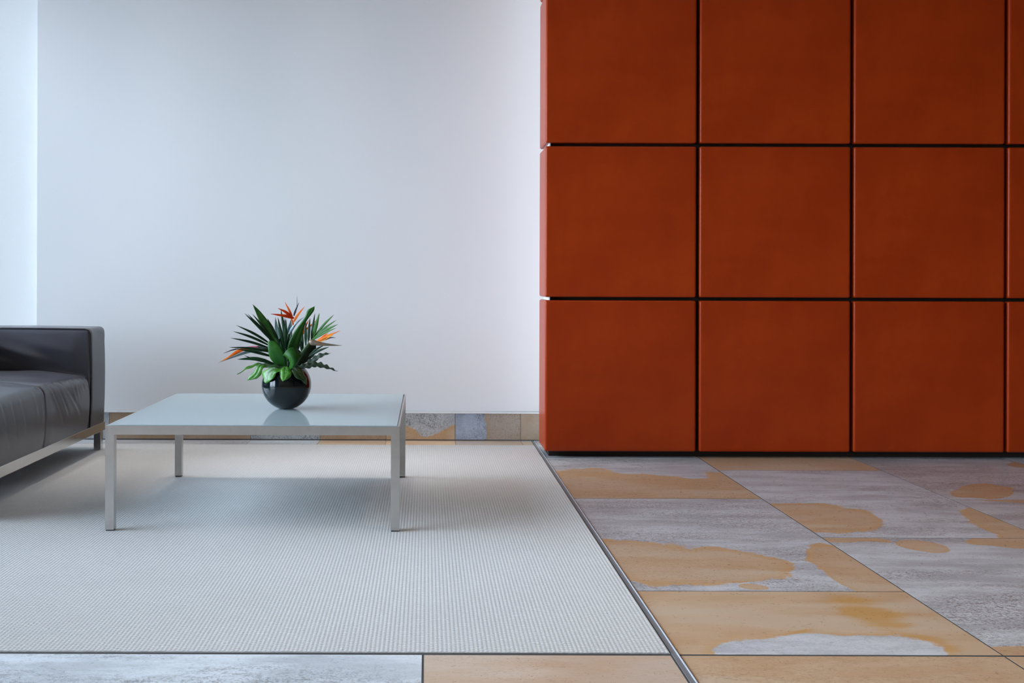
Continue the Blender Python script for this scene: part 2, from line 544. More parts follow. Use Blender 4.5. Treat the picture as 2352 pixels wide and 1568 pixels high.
# columns further along the red wall
for c, (a, b) in enumerate(((C3, C4), (C4, C4 + 0.75), (C4 + 0.75, RX1))):
    ys = [WALLY, 4.63, 3.42, YF] if c % 2 == 0 else [WALLY, 4.02, 2.82, YF]
    for i in range(3):
        tile(a, b, ys[i + 1], ys[i], stone_plain[('grey', 'ochre')[(c + i) % 3 == 1], i % 2] if False else stone_plain[(('grey', 'ochre')[int((c + i) % 3 == 1)], i % 2)])
# front band (this side of the carpet)
front_y = [YF, 1.14, -0.06, -1.26, -2.46, RY0]
for r in range(5):
    y1, y0 = front_y[r], front_y[r + 1]
    if r == 0:
        xs = [(RX0, -2.406, 'ochre', 0), (-2.406, -1.206, 'ochre', 1), (-1.206, -0.006, None, 0), (-0.006, 0.566, None, 1), (C0, C1, None, 2), (C1, C2, 'ochre', 0), (C2, C3, 'grey', 1), (C3, C4, 'ochre', 0), (C4, RX1, 'grey', 0)]
    else:
        o = 0.3 * r
        cuts = [RX0] + [RX0 + 0.6 - o % 0.6 + 1.2 * k for k in range(3)] + [0.566]
        xs = [(cuts[k], cuts[k + 1], ('grey', 'ochre')[(k + r) % 2], r % 2) for k in range(len(cuts) - 1) if cuts[k + 1] - cuts[k] > 0.05 and cuts[k] < 0.5]
        xs += [(C0, C1, ('grey', 'ochre')[r % 2], 0), (C1, C2, ('ochre', 'grey')[r % 2], 1), (C2, C3, 'grey', 0), (C3, C4, 'ochre', 1), (C4, RX1, 'grey', 1)]
    for (a, b, kind, k) in xs:
        if kind is None:
            mm = [mat_stone('stone_front_grey', 'grey', seed=31, tint=(1.12, 1.13, 1.14)), mat_stone('stone_front_tan', 'ochre', seed=32, tint=(0.97, 1.0, 1.12), speck=1.2), mat_stone('stone_front_ochre', 'ochre', seed=33)][k]
        else:
            mm = stone_plain[(kind, k)]
        tile(a, b, y0, y1 - 0.004, mm, 0.0026)

# ------------------------------------------------------------------ stone skirting and border strip at the white wall
STRIP_Y, BASE_Y, BASE_H = 5.308, 5.466, 0.148
bb = MB().rbox(RX0, 2.2, BASE_Y + 0.0025, WALLY, -0.02, BASE_H).build('baseboard_back', M['pale_grout'])
tag(bb, 'sandstone skirting with steel capping along the white wall', kind='structure')


def on_skirting(px, py):
    p = at_depth(px, py, BASE_Y)
    return (p.x, p.z)


jx = [-1000 + 0, 88, 251, 413, 576, 735, 887, 1045.5, 1196, 1352, 1508]
jw = [RX0, at_depth(-66, 980, BASE_Y).x] + [at_depth(x, 980, BASE_Y).x for x in jx[1:]] + [2.2]
K = dict(plane='xz', conv=on_skirting, rough=0.5, wob=0.10, speck=1.3)
sk = [
    ('grey', [], 41), ('ochre', [], 42), ('grey', [], 43),
    ('ochre', [], 44), ('ochre', [], 45), ('grey', [], 46), ('ochre', [], 47),
    ('ochre', [((985, 938), (1052, 938), (985, 998))], 48),
    ('ochre', [((1060, 980), (1112, 980), (1060, 900))], 49),
    ('ochre', [], 50), ('ochre', [], 51), ('grey', [], 52),
]
skin_tints = {44: (0.80, 0.78, 0.78), 45: (0.88, 0.86, 0.88), 49: (0.72, 0.80, 0.95), 50: (0.74, 0.84, 0.97), 47: (0.85, 0.86, 0.9)}
for k in range(len(jw) - 1):
    base, blobs, seed = sk[min(k, len(sk) - 1)]
    mm = mat_stone('skirting_stone_%d' % seed, base, blobs, seed=seed, tint=skin_tints.get(seed, (1, 1, 1)), **K)
    MB().rbox(jw[k] + 0.0012, jw[k + 1] - 0.0012, BASE_Y, BASE_Y + 0.014, 0.006, BASE_H, r=0.0006, seg=1, smooth=False).build('skirting_tile', mm, bb)
    if jw[k] < 0.56:
        mm2 = mat_stone('border_stone_%d' % seed, 'grey' if seed < 47 else 'ochre', (), seed=seed + 60, tint=skin_tints.get(seed, (1, 1, 1)), rough=0.32)
        tile(jw[k], min(jw[k + 1], 0.566), STRIP_Y, BASE_Y, mm2, 0.001)
MB().rbox(RX0, 2.2, BASE_Y + 0.001, WALLY, BASE_H, BASE_H + 0.004).build('capping', M['cap'], bb)
MB().rbox(RX0, 2.2, BASE_Y - 0.003, BASE_Y + 0.001, BASE_H - 0.001, BASE_H + 0.0042).build('capping_edge', M['cap_edge'], bb)

# steel strip between carpet and stone
tr1 = empty('trim_1', (0.575, 2.0, 0))
MB().rbox(0.5685, 0.5800, RY0, STRIP_Y + 0.14, -0.02, 0.0012).build('strip_bed', M['strip'], tr1)
MB().rbox(0.5802, 0.5830, RY0, STRIP_Y + 0.14, -0.02, 0.0030).build('strip_edge', M['bright_edge'], tr1)
tag(tr1, 'steel floor strip between the pale carpet and the stone tiles', kind='structure')

# ------------------------------------------------------------------ rust leather panelled wall
PX0, PY, PITCH, GAP, PZ0 = 0.5775, 4.940, 0.7515, 0.0155, 0.032
fw = empty('wall_panelled', (PX0, PY, 0)); tag(fw, 'free-standing wall of square rust leather panels', kind='structure')
NC, NR = 6, 4
WX1 = PX0 + NC * PITCH
PTOP = PZ0 + NR * PITCH
MB().rbox(PX0 + 0.026, WX1, 5.0, 5.185, 0.0, PTOP).build('backing', M['backing'], fw)
MB().rbox(PX0 + 0.020, PX0 + 0.0255, 4.957, 5.185, PZ0, PTOP).build('end_board', M['endboard'], fw)
w = PITCH - GAP
edge_me = MB().rbox(0, w, 0, 0.262, 0, w, r=0.010, seg=3).mesh('panel')      # the end panels wrap round the core
flat_me = MB().rbox(0, w, 0, 0.045, 0, w, r=0.010, seg=3).mesh('panel')
edge_me.materials.append(M['rust']); flat_me.materials.append(M['rust'])
for r in range(NR):
    for c in range(NC):
        o = bpy.data.objects.new('panel', edge_me if c == 0 else flat_me)
        COL.objects.link(o)
        o.parent = fw
        o.location = (c * PITCH + random.uniform(-0.0008, 0.0008) * (c > 0), random.uniform(-0.001, 0.001), PZ0 + r * PITCH)
# light strip fixed to the back of that wall, washing the white wall
sl = empty('strip_light', (0.665, 5.21, 0.1))
tag(sl, 'hidden strip light glowing behind the end of the rust panelled wall', 'light')
MB().rbox(0.640, 0.690, 5.204, 5.215, 0.05, PTOP - 0.05).build('housing', M['frame'], sl)
_t = NT('strip_diffuser')
_e = _t.n('ShaderNodeEmission', None, Color=(0.86, 0.92, 1.0, 1), Strength=1.35)
MB().rbox(0.645, 0.685, 5.215, 5.221, 0.06, PTOP - 0.06).build('diffuser', _t.finish(_e), sl)

# ------------------------------------------------------------------ unseen downlights added to the lobby ceiling for fill light
_t = NT('fill_diffuser')
M['fill_lamp'] = _t.finish(_t.n('ShaderNodeEmission', None, Color=(1.0, 0.80, 0.58, 1), Strength=2.0))
WARM, NEUTRAL = (1.0, 0.80, 0.58), (1.0, 0.95, 0.90)
for lx, ly, pw, ang, lc in ((0.6, 0.6, FLOOR_FILL_W, 90, WARM), (2.6, 0.6, FLOOR_FILL_W, 90, WARM), (1.6, 2.7, FLOOR_FILL_W, 86, WARM),
                            (-2.3, -2.5, BOUNCE_FILL_W, 130, WARM), (-0.8, -2.5, BOUNCE_FILL_W, 130, WARM),  # added so the front wall bounces warm fill into the shadows
                            (-2.2, 4.98, BACK_FILL_W, 34, NEUTRAL), (-1.35, 4.98, BACK_FILL_W, 34, NEUTRAL), (-0.5, 4.98, BACK_FILL_W, 34, NEUTRAL), (0.3, 4.98, BACK_FILL_W, 34, NEUTRAL)):  # added to brighten the carpet and low wall at the back
    lz = CEIL
    dl = empty('fill_downlight', (lx, ly, lz))
    tag(dl, 'unseen round downlight added to the lobby ceiling for fill light', 'light', 'unseen fill downlights in the lobby ceiling')
    MB().lathe([(0.085, -0.001), (0.105, -0.001), (0.11, -0.008), (0.085, -0.012)], (lx, ly, lz), 32).build('rim', M['frame'], dl)
    MB().lathe([(0.0, -0.005), (0.085, -0.005), (0.085, -0.002), (0.0, -0.002)], (lx, ly, lz), 32).build('diffuser', M['fill_lamp'], dl)
    sd = bpy.data.lights.new('fill_beam', 'SPOT')
    sd.energy, sd.color, sd.spot_size, sd.spot_blend, sd.shadow_soft_size = pw, lc, math.radians(ang), 1.0, 0.25 if lc is NEUTRAL else 0.08
    so = bpy.data.objects.new('fill_beam', sd)
    COL.objects.link(so)
    so.location = (lx, ly, lz - 0.02)

# ------------------------------------------------------------------ carpet
rug = MB()
RZ, RIB = 0.0, 0.0105
prof = []
x = -2.93
while x < 0.5665 - RIB * 0.5:
    for q, h in ((0.0, 0.0021), (0.22, 0.0027), (0.5, 0.0030), (0.78, 0.0027)):
        prof.append((x + q * RIB, h))
    x += RIB
prof.append((0.5665, -0.001))
V, F = [], []
for (px_, h) in prof:
    for yy in (YF + 0.006, STRIP_Y - 0.001): V.append((px_, yy, RZ + h))
for i in range(len(prof) - 1): F.append((2 * i, 2 * i + 2, 2 * i + 3, 2 * i + 1))
b0 = len(V)
for (px_, h) in (prof[0], prof[-1]):
    for yy in (YF + 0.006, STRIP_Y - 0.001): V.append((px_, yy, -0.0004))
e = len(prof) - 1
F += [(b0, b0 + 1, b0 + 3, b0 + 2), (0, 1, b0 + 1, b0), (2 * e + 1, 2 * e, b0 + 2, b0 + 3)]
rug.add(V, F, True)
for s, flip in ((0, False), (1, True)):
    f = [2 * i + s for i in range(len(prof))]
    q = f + [b0 + 2 + s, b0 + s]
    rug.f.append(tuple(q[::-1] if flip else q)[::-1]); rug.smooth.append(False)
carpet = rug.build('carpet', M['rug'])
tag(carpet, 'pale cream ribbed wool carpet set flush into the stone floor', 'carpet')

# ------------------------------------------------------------------ glass table
TX0, TX1, TY0, TY1, TH, TL = -1.0965, -0.0910, 3.466, 4.455, 0.362, 0.0295
RUGZ = 0.003
tb = empty('coffee_table', ((TX0 + TX1) / 2, (TY0 + TY1) / 2, RUGZ))
tag(tb, 'low square coffee table with frosted blue glass top and brushed steel frame', 'table')
FRZ = TH - 0.030
lp = 0.0055
for side in range(4):
    m = MB()
    for (d0, d1, top) in ((0.0, lp, TH), (lp, TL, TH - 0.0095)):
        e0 = d0 if side < 2 else (d0 if d0 > 0 else 0.0)
        if side == 0: m.rbox(TX0, TX1, TY0 + d0, TY0 + d1, FRZ, top)
        elif side == 1: m.rbox(TX0, TX1, TY1 - d1, TY1 - d0, FRZ, top)
        elif side == 2: m.rbox(TX0 + d0, TX0 + d1, TY0 + (lp if d0 == 0 else TL), TY1 - (lp if d0 == 0 else TL), FRZ, top)
        else: m.rbox(TX1 - d1, TX1 - d0, TY0 + (lp if d0 == 0 else TL), TY1 - (lp if d0 == 0 else TL), FRZ, top)
    m.build('frame_rail', M['steel'], tb)
for lx in (TX0, TX1 - TL):
    for ly in (TY0, TY1 - TL):
        lg = MB().rbox(lx, lx + TL, ly, ly + TL, RUGZ + 0.004, FRZ).build('leg', M['steel'], tb)
        MB().rbox(lx + 0.002, lx + TL - 0.002, ly + 0.002, ly + TL - 0.002, RUGZ, RUGZ + 0.004).build('glide', M['seam'], lg)
gp = lp + 0.0028
MB().rbox(TX0 + gp, TX1 - gp, TY0 + gp, TY1 - gp, TH - 0.0095, TH + 0.0022, r=0.0008, seg=1).build('glass_top', M['table_glass'], tb)

# ------------------------------------------------------------------ sofa
SX, SXB = -1.640, -2.44
AY0, AY1, AH = 4.950, 5.180, 0.624
RAIL0, RAIL1 = 0.096, 0.140
SNEAR = 3.552
sofa = empty('sofa', ((SX + SXB) / 2, 4.2, RUGZ))
tag(sofa, 'black leather sofa on polished steel rails facing the glass table', 'sofa')


def gauss(d, w): return math.exp(-(d / w) ** 2)


def seg_dist(p, a, b):
    ax, ay = a; bx, by = b
    t = ((p[0] - ax) * (bx - ax) + (p[1] - ay) * (by - ay)) / max(1e-9, (bx - ax) ** 2 + (by - ay) ** 2)
    tt = min(1, max(0, t))
    return math.hypot(p[0] - ax - tt * (bx - ax), p[1] - ay - tt * (by - ay)), tt


folds = [((4.438, 0.392), (4.582, 0.213), 0.011, 0.0095), ((4.517, 0.392), (4.637, 0.248), 0.010, 0.0085), ((4.593, 0.392), (4.80, 0.228), 0.012, 0.0075),
         ((4.70, 0.392), (4.765, 0.285), 0.010, 0.0065), ((4.762, 0.392), (4.79, 0.30), 0.009, 0.0055), ((4.818, 0.392), (4.861, 0.328), 0.009, 0.0050),
         ((4.875, 0.392), (4.90, 0.335), 0.008, 0.0035), ((4.33, 0.385), (4.345, 0.26), 0.012, 0.0045), ((4.26, 0.37), (4.29, 0.27), 0.013, 0.0030),
         ((4.11, 0.36), (4.16, 0.24), 0.013, 0.0045), ((4.02, 0.355), (4.07, 0.22), 0.014, 0.0045), ((3.93, 0.36), (4.0, 0.20), 0.014, 0.0050)]
SEAMS = (4.367,)
SEAT = 0.392


def seat_fn(p):
    q = p.copy()
    u = (p.y - (SNEAR + 0.23)) / (AY0 - SNEAR - 0.23)
    inner = min(1, max(0, (SX - p.x) / 0.45))
    if p.z > 0.33:
        q.z += (p.z - 0.33) / 0.062 * (0.030 * math.sin(math.pi * min(1, max(0, u))) * 0.35 + 0.030 * math.sin(inner * math.pi * 0.62))
    if p.x > SX - 0.07:
        k = min(1, (p.x - (SX - 0.07)) / 0.07)
        bul = 0.012 * math.sin(math.pi * min(1, max(0, (p.z - RAIL1) / (SEAT - RAIL1))))
        q.x += k * bul
        for (a, b, wd, am) in folds:
            d, t = seg_dist((p.y, p.z), a, b)
            q.x -= k * am * gauss(d, wd) * (0.15 + 0.85 * math.sin(math.pi * min(1, t * 0.72 + 0.28)))
            d2, t2 = seg_dist((p.y + 0.019, p.z), a, b)
            q.x += k * 0.8 * am * gauss(d2, wd) * math.sin(math.pi * min(1, t2 * 0.72 + 0.28))
    for s in SEAMS:
        q_d = gauss(p.y - s, 0.006) * 0.006 + gauss(p.y - s, 0.035) * 0.004
        if p.x > SX - 0.07: q.x -= q_d * min(1, (p.x - (SX - 0.07)) / 0.07)
        if p.z > 0.36: q.z -= q_d * 0.5
    # loose leather ripples on the seat
    if p.z > 0.37:
        q.z += 0.003 * math.sin(p.y * 17 + p.x * 11) * inner + 0.0025 * math.sin(p.y * 31 - p.x * 23 + 1.0) * inner
    return q


ys = [SNEAR + 0.23 + 0.0095 * i for i in range(int((AY0 - SNEAR - 0.23) / 0.0095))]
for s in SEAMS: ys += [s + d for d in (-0.010, -0.006, -0.003, 0, 0.003, 0.006, 0.010)]
seat = MB().rbox(-2.215, SX - 0.004, SNEAR + 0.232, AY0 - 0.002, RAIL1 - 0.033, SEAT, r=0.035, seg=5,
                 xs=[-2.18 + 0.03 * i for i in range(18)], ys=ys, zs=[0.145 + 0.007 * i for i in range(31)], fn=seat_fn)
seat = seat.build('seat', M['sofa'], sofa)
for s in SEAMS:
    pts = []
    for i in range(22):
        z = RAIL1 + 0.006 + (SEAT - 0.05 - RAIL1) * i / 21
        pts.append(seat_fn(Vector((SX - 0.004, s, z))) + Vector((0.0006, 0, 0)))
    for i in range(1, 6):
        th = math.pi / 2 * i / 5
        pts.append(seat_fn(Vector((SX - 0.039 + 0.035 * math.cos(th), s, SEAT - 0.035 + 0.035 * math.sin(th)))) + Vector((0.0003, 0, 0.0003)))
    MB().tube(pts, 0.0016, 5).build('seam', M['seam'], seat)


def arm_fn_factory(sign, yin):
    def fn(p):
        q = p.copy()
        if abs(p.y - yin) < 0.03:
            k = 1 - abs(p.y - yin) / 0.03
            ins = min(1, max(0, (SX - 0.03 - p.x) / 0.05)) * min(1, max(0, (AH - 0.015 - p.z) / 0.03))
            dd = -0.012 * ins * sign
            a = 0.0
            for (A, B, wd, am) in (((-2.12, 0.545), (-1.80, 0.448), 0.024, 0.013), ((-2.2, 0.49), (-1.95, 0.435), 0.02, 0.010), ((-1.98, 0.56), (-1.72, 0.50), 0.03, 0.006), ((-2.1, 0.60), (-1.70, 0.597), 0.012, 0.005)):
                d, t = seg_dist((p.x, p.z), A, B)
                a += am * gauss(d, wd) * math.sin(math.pi * min(1, max(0, t)) * 0.9 + 0.16)
            q.y += k * (-sign) * (0.010 * ins * math.sin(math.pi * min(1, max(0, (p.z - 0.38) / 0.24))) + a * ins)
        if p.x > SX - 0.04:
            zz = (p.z - RAIL1) / (AH - RAIL1)
            q.x += 0.006 * math.sin(math.pi * min(1, max(0, zz)))
            q.x += 0.0012 * math.sin(p.z * 60 + p.y * 30) * gauss(p.z - 0.58, 0.05)
        if p.z > AH - 0.03:
            q.z += 0.004 * math.sin(math.pi * min(1, max(0, (p.x - SXB) / (SX - SXB))))
        return q
    return fn


gx = [SXB + 0.014 * i for i in range(57)]
gz = [RAIL1 + 0.0125 * i for i in range(40)]
for (y0, y1, yin, sign) in ((AY0, AY1, AY0, 1), (SNEAR, SNEAR + 0.23, SNEAR + 0.23, -1)):
    arm = MB().rbox(SXB, SX, y0, y1, RAIL1 - 0.022, AH, r=0.024, seg=5, xs=gx, ys=[y0 + 0.03 * i for i in range(1, 8)], zs=gz, fn=arm_fn_factory(sign, yin)).build('arm', M['sofa'], sofa)
    ye = yin
    pipe = [(SX - 0.003, ye + 0.006 * sign, RAIL1 - 0.01 + (AH - 0.02 - RAIL1) * i / 12) for i in range(13)]
    pipe = [(p[0] + 0.006 * math.sin(math.pi * (p[2] - RAIL1) / (AH - RAIL1)), p[1], p[2]) for p in pipe]
    pipe += [(SX - 0.012, ye + 0.006 * sign, AH - 0.010)]
    pipe += [(SX - 0.03 - 0.07 * i, ye + 0.006 * sign, AH - 0.0045 + 0.003 * math.sin(math.pi * (i + 0.5) / 11)) for i in range(11)]
    MB().tube(pipe, 0.0034, 6).build('piping', M['seam'], arm)
# backrest
def back_fn(p):
    q = p.copy()
    if p.x > -2.24:
        q.x += 0.018 * math.sin(math.pi * min(1, max(0, (p.z - 0.39) / 0.22))) + 0.004 * math.sin(p.y * 13 + p.z * 9)
        for s in SEAMS: q.x -= 0.010 * gauss(p.y - s, 0.02)
    return q
MB().rbox(SXB, -2.212, SNEAR + 0.231, AY0 - 0.001, RAIL1, AH, r=0.024, seg=4, ys=[SNEAR + 0.23 + 0.03 * i for i in range(52)], zs=gz[::2], fn=back_fn).build('backrest', M['sofa'], sofa)
# rails and legs
rt = 0.032
for nm, b in (('rail', (SX - rt, SX, SNEAR, AY1, RAIL0, RAIL1)), ('rail', (SXB, SXB + rt, SNEAR, AY1, RAIL0, RAIL1)),
              ('rail', (SXB + rt, SX - rt, AY1 - rt, AY1, RAIL0, RAIL1)), ('rail', (SXB + rt, SX - rt, SNEAR, SNEAR + rt, RAIL0, RAIL1))):
    MB().rbox(*b, r=0.0015, seg=1).build(nm, M['chrome'], sofa)
MB().rbox(SXB + rt, SX - rt, SNEAR + rt, AY1 - rt, RAIL0 + 0.02, RAIL1).build('underside', M['seam'], sofa)
for lx in (SX - 0.036, SXB):
    for ly in (5.112, SNEAR + 0.04):
        MB().rbox(lx, lx + 0.036, ly, ly + 0.036, RUGZ, RAIL0, r=0.0015, seg=1).build('leg', M['chrome'], sofa)

# ------------------------------------------------------------------ vase
VY = 3.933
VR = 0.0955
vc = at_depth(658, 941, VY)
VC = Vector((vc.x, VY, TH + 0.0022 + 0.0925))
prof = [(0.0, -0.0925), (0.024, -0.0925)]
for i in range(34):
    th = math.radians(-75 + (75 + 54) * i / 33)
    prof.append((VR * math.cos(th), VR * math.sin(th)))
for i in range(14):
    th = math.radians(54 - (54 + 60) * i / 13)
    prof.append(((VR - 0.005) * math.cos(th), (VR - 0.005) * math.sin(th)))
prof.append((0.0, -(VR - 0.012)))
vase = MB().lathe(prof, VC, 64).build('vase', M['vase'])
tag(vase, 'round glossy black glass vase on the frosted glass table', 'vase')

# ------------------------------------------------------------------ flowers and foliage in the vase
def W(u, v, dy=0.0):
    return at_depth(480 + u / 4.9, 660 + v / 4.9, VY + dy)


NECK = VC + Vector((0, 0, 0.062))


def bez(pts, n):
    """smooth curve through the control points (Catmull-Rom)"""
    P = [Vector(p) for p in pts]
    if len(P) == 2: return [P[0].lerp(P[1], i / n) for i in range(n + 1)]
    Q = [2 * P[0] - P[1]] + P + [2 * P[-1] - P[-2]]
    out = []
    segs = len(P) - 1
    for i in range(n + 1):
        s = min(segs - 1e-6, i / n * segs)
        k = int(s); t = s - k
        a, b, c, d = Q[k], Q[k + 1], Q[k + 2], Q[k + 3]
        out.append(0.5 * ((2 * b) + (c - a) * t + (2 * a - 5 * b + 4 * c - d) * t * t + (3 * b - a - 3 * c + d) * t ** 3))
    return out


PXM = VY / FPX / 4.9     # metres per unit of the measuring grid


def blade(pts, width, n=14, cols=4, shape='lance', fold=0.25, wave=0.0, wfreq=5.0, facing=(0, -1, 0.25), lobes=0.0, thick=0.0007, phase=0.0, curl=0.0):
    """a leaf blade along pts; width in grid units (full); returns MB"""
    S = bez(pts, n)
    w = width * PXM * 0.5
    nrm = Vector(facing).normalized()
    rows = []
    for i, p in enumerate(S):
        t = i / n
        tg = (S[min(i + 1, n)] - S[max(i - 1, 0)]).normalized()
        side = tg.cross(nrm)
        if side.length < 1e-4: side = Vector((1, 0, 0))
        side.normalize()
        up = side.cross(tg).normalized()
        if shape == 'lance': ww = math.sin(math.pi * (0.08 + 0.92 * t) ** 0.75) if t < 0.999 else 0.0
        elif shape == 'palm': ww = min(1.0, 0.35 + 2.2 * t) * min(1.0, (1 - t) * 2.3) ** 0.8
        elif shape == 'broad': ww = min(1.0, 0.22 + 1.75 * t) ** 0.9 * (math.sqrt(max(0.0, 1 - max(0.0, (t - 0.62) / 0.38) ** 2.2)))
        else: ww = math.sin(math.pi * min(1, (0.06 + 0.94 * t)) ** 0.9)
        ww = max(ww, 0.0)
        ww *= 1 + lobes * math.sin(2 * math.pi * wfreq * t + phase)
        row = []
        for c in range(cols + 1):
            s = -1 + 2 * c / cols
            a = abs(s)
            h = fold * a * w * ww + wave * math.sin(2 * math.pi * wfreq * t + phase + (1.3 if s > 0 else 0)) * a * a * w
            if curl: h += curl * (1 - s * s) * w * ww
            row.append(p + side * (s * w * ww) + up * h)
        rows.append(row)
    V = [p for row in rows for p in row]
    m = cols + 1
    F = []
    for i in range(n):
        for c in range(cols):
            F.append((i * m + c, i * m + c + 1, (i + 1) * m + c + 1, (i + 1) * m + c))
    # give the blade a thickness
    N = len(V)
    nor = [Vector((0, 0, 0)) for _ in V]
    for f in F:
        a, b, c, d = (V[k] for k in f)
        g = (c - a).cross(d - b)
        for k in f: nor[k] += g
    V2 = [v - (nn.normalized() if nn.length > 0 else Vector((0, 1, 0))) * thick for v, nn in zip(V, nor)]
    F2 = [tuple(N + k for k in f[::-1]) for f in F]
    for i in range(n):
        F2.append((i * m, (i + 1) * m, N + (i + 1) * m, N + i * m))
        F2.append((N + i * m + cols, N + (i + 1) * m + cols, (i + 1) * m + cols, i * m + cols))
    mb = MB()
    mb.add(V + V2, F + F2, True)
    return mb, S


G = {}
G['palm'] = mat_leaf('palm_green', (0.006, 0.032, 0.012), (0.014, 0.060, 0.020), 0.48)
G['palm_lit'] = mat_leaf('palm_lit_green', (0.022, 0.105, 0.012), (0.050, 0.175, 0.022), 0.48)  # lit copy of the palm green, daylight put into the colour
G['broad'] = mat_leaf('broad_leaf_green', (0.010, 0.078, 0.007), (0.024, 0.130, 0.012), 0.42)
G['fresh'] = mat_leaf('fresh_leaf_green', (0.048, 0.20, 0.016), (0.105, 0.32, 0.036), 0.34, 40, 0.45)
G['olive'] = mat_leaf('dull_leaf_green', (0.045, 0.075, 0.045), (0.085, 0.125, 0.080), 0.40)
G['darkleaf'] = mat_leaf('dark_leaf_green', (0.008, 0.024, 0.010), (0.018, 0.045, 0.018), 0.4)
G['pale'] = mat_leaf('pale_leaf_green', (0.11, 0.19, 0.17), (0.20, 0.30, 0.29), 0.4)
G['stem'] = mat_leaf('stem_green', (0.035, 0.085, 0.030), (0.060, 0.125, 0.050), 0.4)
G['rib'] = mat_leaf('leaf_rib', (0.24, 0.42, 0.16), (0.32, 0.50, 0.22), 0.4)
G['orange'] = mat_leaf('orange_petal', (0.85, 0.13, 0.008), (0.92, 0.26, 0.02), 0.45)
G['red'] = mat_leaf('red_orange_petal', (0.80, 0.065, 0.008), (0.88, 0.12, 0.012), 0.45)
G['amber'] = mat_leaf('amber_petal', (0.80, 0.23, 0.015), (0.88, 0.36, 0.04), 0.45)
G['navy'] = mat_leaf('blue_petal', (0.035, 0.045, 0.075), (0.060, 0.070, 0.11), 0.45)


def mat_spathe(name, cols):
    t = NT(name)
    v = t.noise(t.coord((1, 1, 1)), 30.0, 4.0)
    c = t.mix(t.smooth(v, 0.35, 0.5), cols[0], cols[1])
    c = t.mix(t.smooth(v, 0.5, 0.68), c, cols[2])
    return t.finish(t.principled(c, 0.42))


G['spathe_brown'] = mat_spathe('brown_spathe', ((0.13, 0.11, 0.07), (0.20, 0.12, 0.07), (0.11, 0.15, 0.12)))
G['spathe_blue'] = mat_spathe('blue_grey_spathe', ((0.17, 0.25, 0.29), (0.23, 0.31, 0.35), (0.13, 0.20, 0.21)))
G['spathe_teal'] = mat_spathe('teal_grey_spathe', ((0.13, 0.19, 0.20), (0.20, 0.27, 0.28), (0.10, 0.15, 0.14)))
G['pink'] = mat_leaf('pink_spathe_edge', (0.70, 0.16, 0.30), (0.80, 0.30, 0.42), 0.45)


def frond(label, root, rachis, leaflets, facing):
    """palm frond: stalk and leaflets; leaflets: (base, tip, width, sag, material)"""
    o = empty('palm_frond', NECK)
    tag(o, label, 'palm frond', 'greenery in the black vase')
    st = bez([NECK + Vector(root), NECK + Vector((root[0], root[1], 0.03))] + rachis, 12)
    MB().tube(st, [0.0030 - 0.0018 * i / 12 for i in range(13)], 6).build('stalk', G['stem'], o)
    for k, (b, tip, wd, sag, mt) in enumerate(leaflets):
        B, T = W(*b), W(*tip)
        mid = B.lerp(T, 0.5) + Vector((0, 0, sag)) + Vector((0, -0.004, 0))
        mb, _ = blade([B, mid, T], wd, n=10, cols=2, shape='palm', fold=0.35, facing=facing, phase=k)
        mb.build('leaflet', G[mt], o)
    return o


frond('dark palm frond fanning out towards the sofa from the vase', (-0.02, 0.0, -0.03),
      [W(800, 860, -0.02), W(745, 720, -0.03), W(720, 600, -0.03)],
      [((745, 640, -.03), (400, 290, -.05), 30, .004, 'palm'), ((750, 650, -.03), (435, 297, -.03), 30, .004, 'palm'),
       ((765, 660, -.03), (487, 297, -.01), 30, .006, 'palm'), ((715, 650, -.03), (306, 424, -.06), 27, .006, 'palm'),
       ((705, 665, -.035), (270, 492, -.07), 27, .006, 'palm'), ((705, 690, -.04), (243, 567, -.08), 27, .005, 'palm'),
       ((735, 735, -.05), (228, 672, -.09), 28, .006, 'palm'), ((740, 785, -.055), (295, 688, -.10), 32, .004, 'palm'),
       ((760, 870, -.06), (318, 808, -.09), 42, .012, 'palm'), ((700, 845, -.06), (395, 765, -.08), 22, -.004, 'palm'),
       ((790, 640, -.02), (655, 345, .0), 36, .004, 'palm')], (0.2, -1, 0.25))
frond('upright palm frond with dark narrow leaflets in the middle of the bouquet', (0, 0.0, -0.03),
      [W(865, 850, -.01), W(862, 700, -.01), W(860, 600, 0)],
      [((850, 680, -.01), (775, 335, -.01), 36, .0, 'palm'), ((866, 690, -.01), (866, 350, -.03), 40, .0, 'palm'),
       ((880, 650, -.01), (808, 245, .02), 36, .0, 'palm'), ((900, 640, 0), (1000, 560, -.02), 30, .004, 'palm'),
       ((830, 700, -.02), (745, 560, -.03), 34, .002, 'palm'), ((900, 760, -.02), (925, 540, -.02), 34, 0, 'palm'), ((850, 760, -.03), (800, 600, -.04), 34, 0, 'palm')], (0, -1, 0.1))
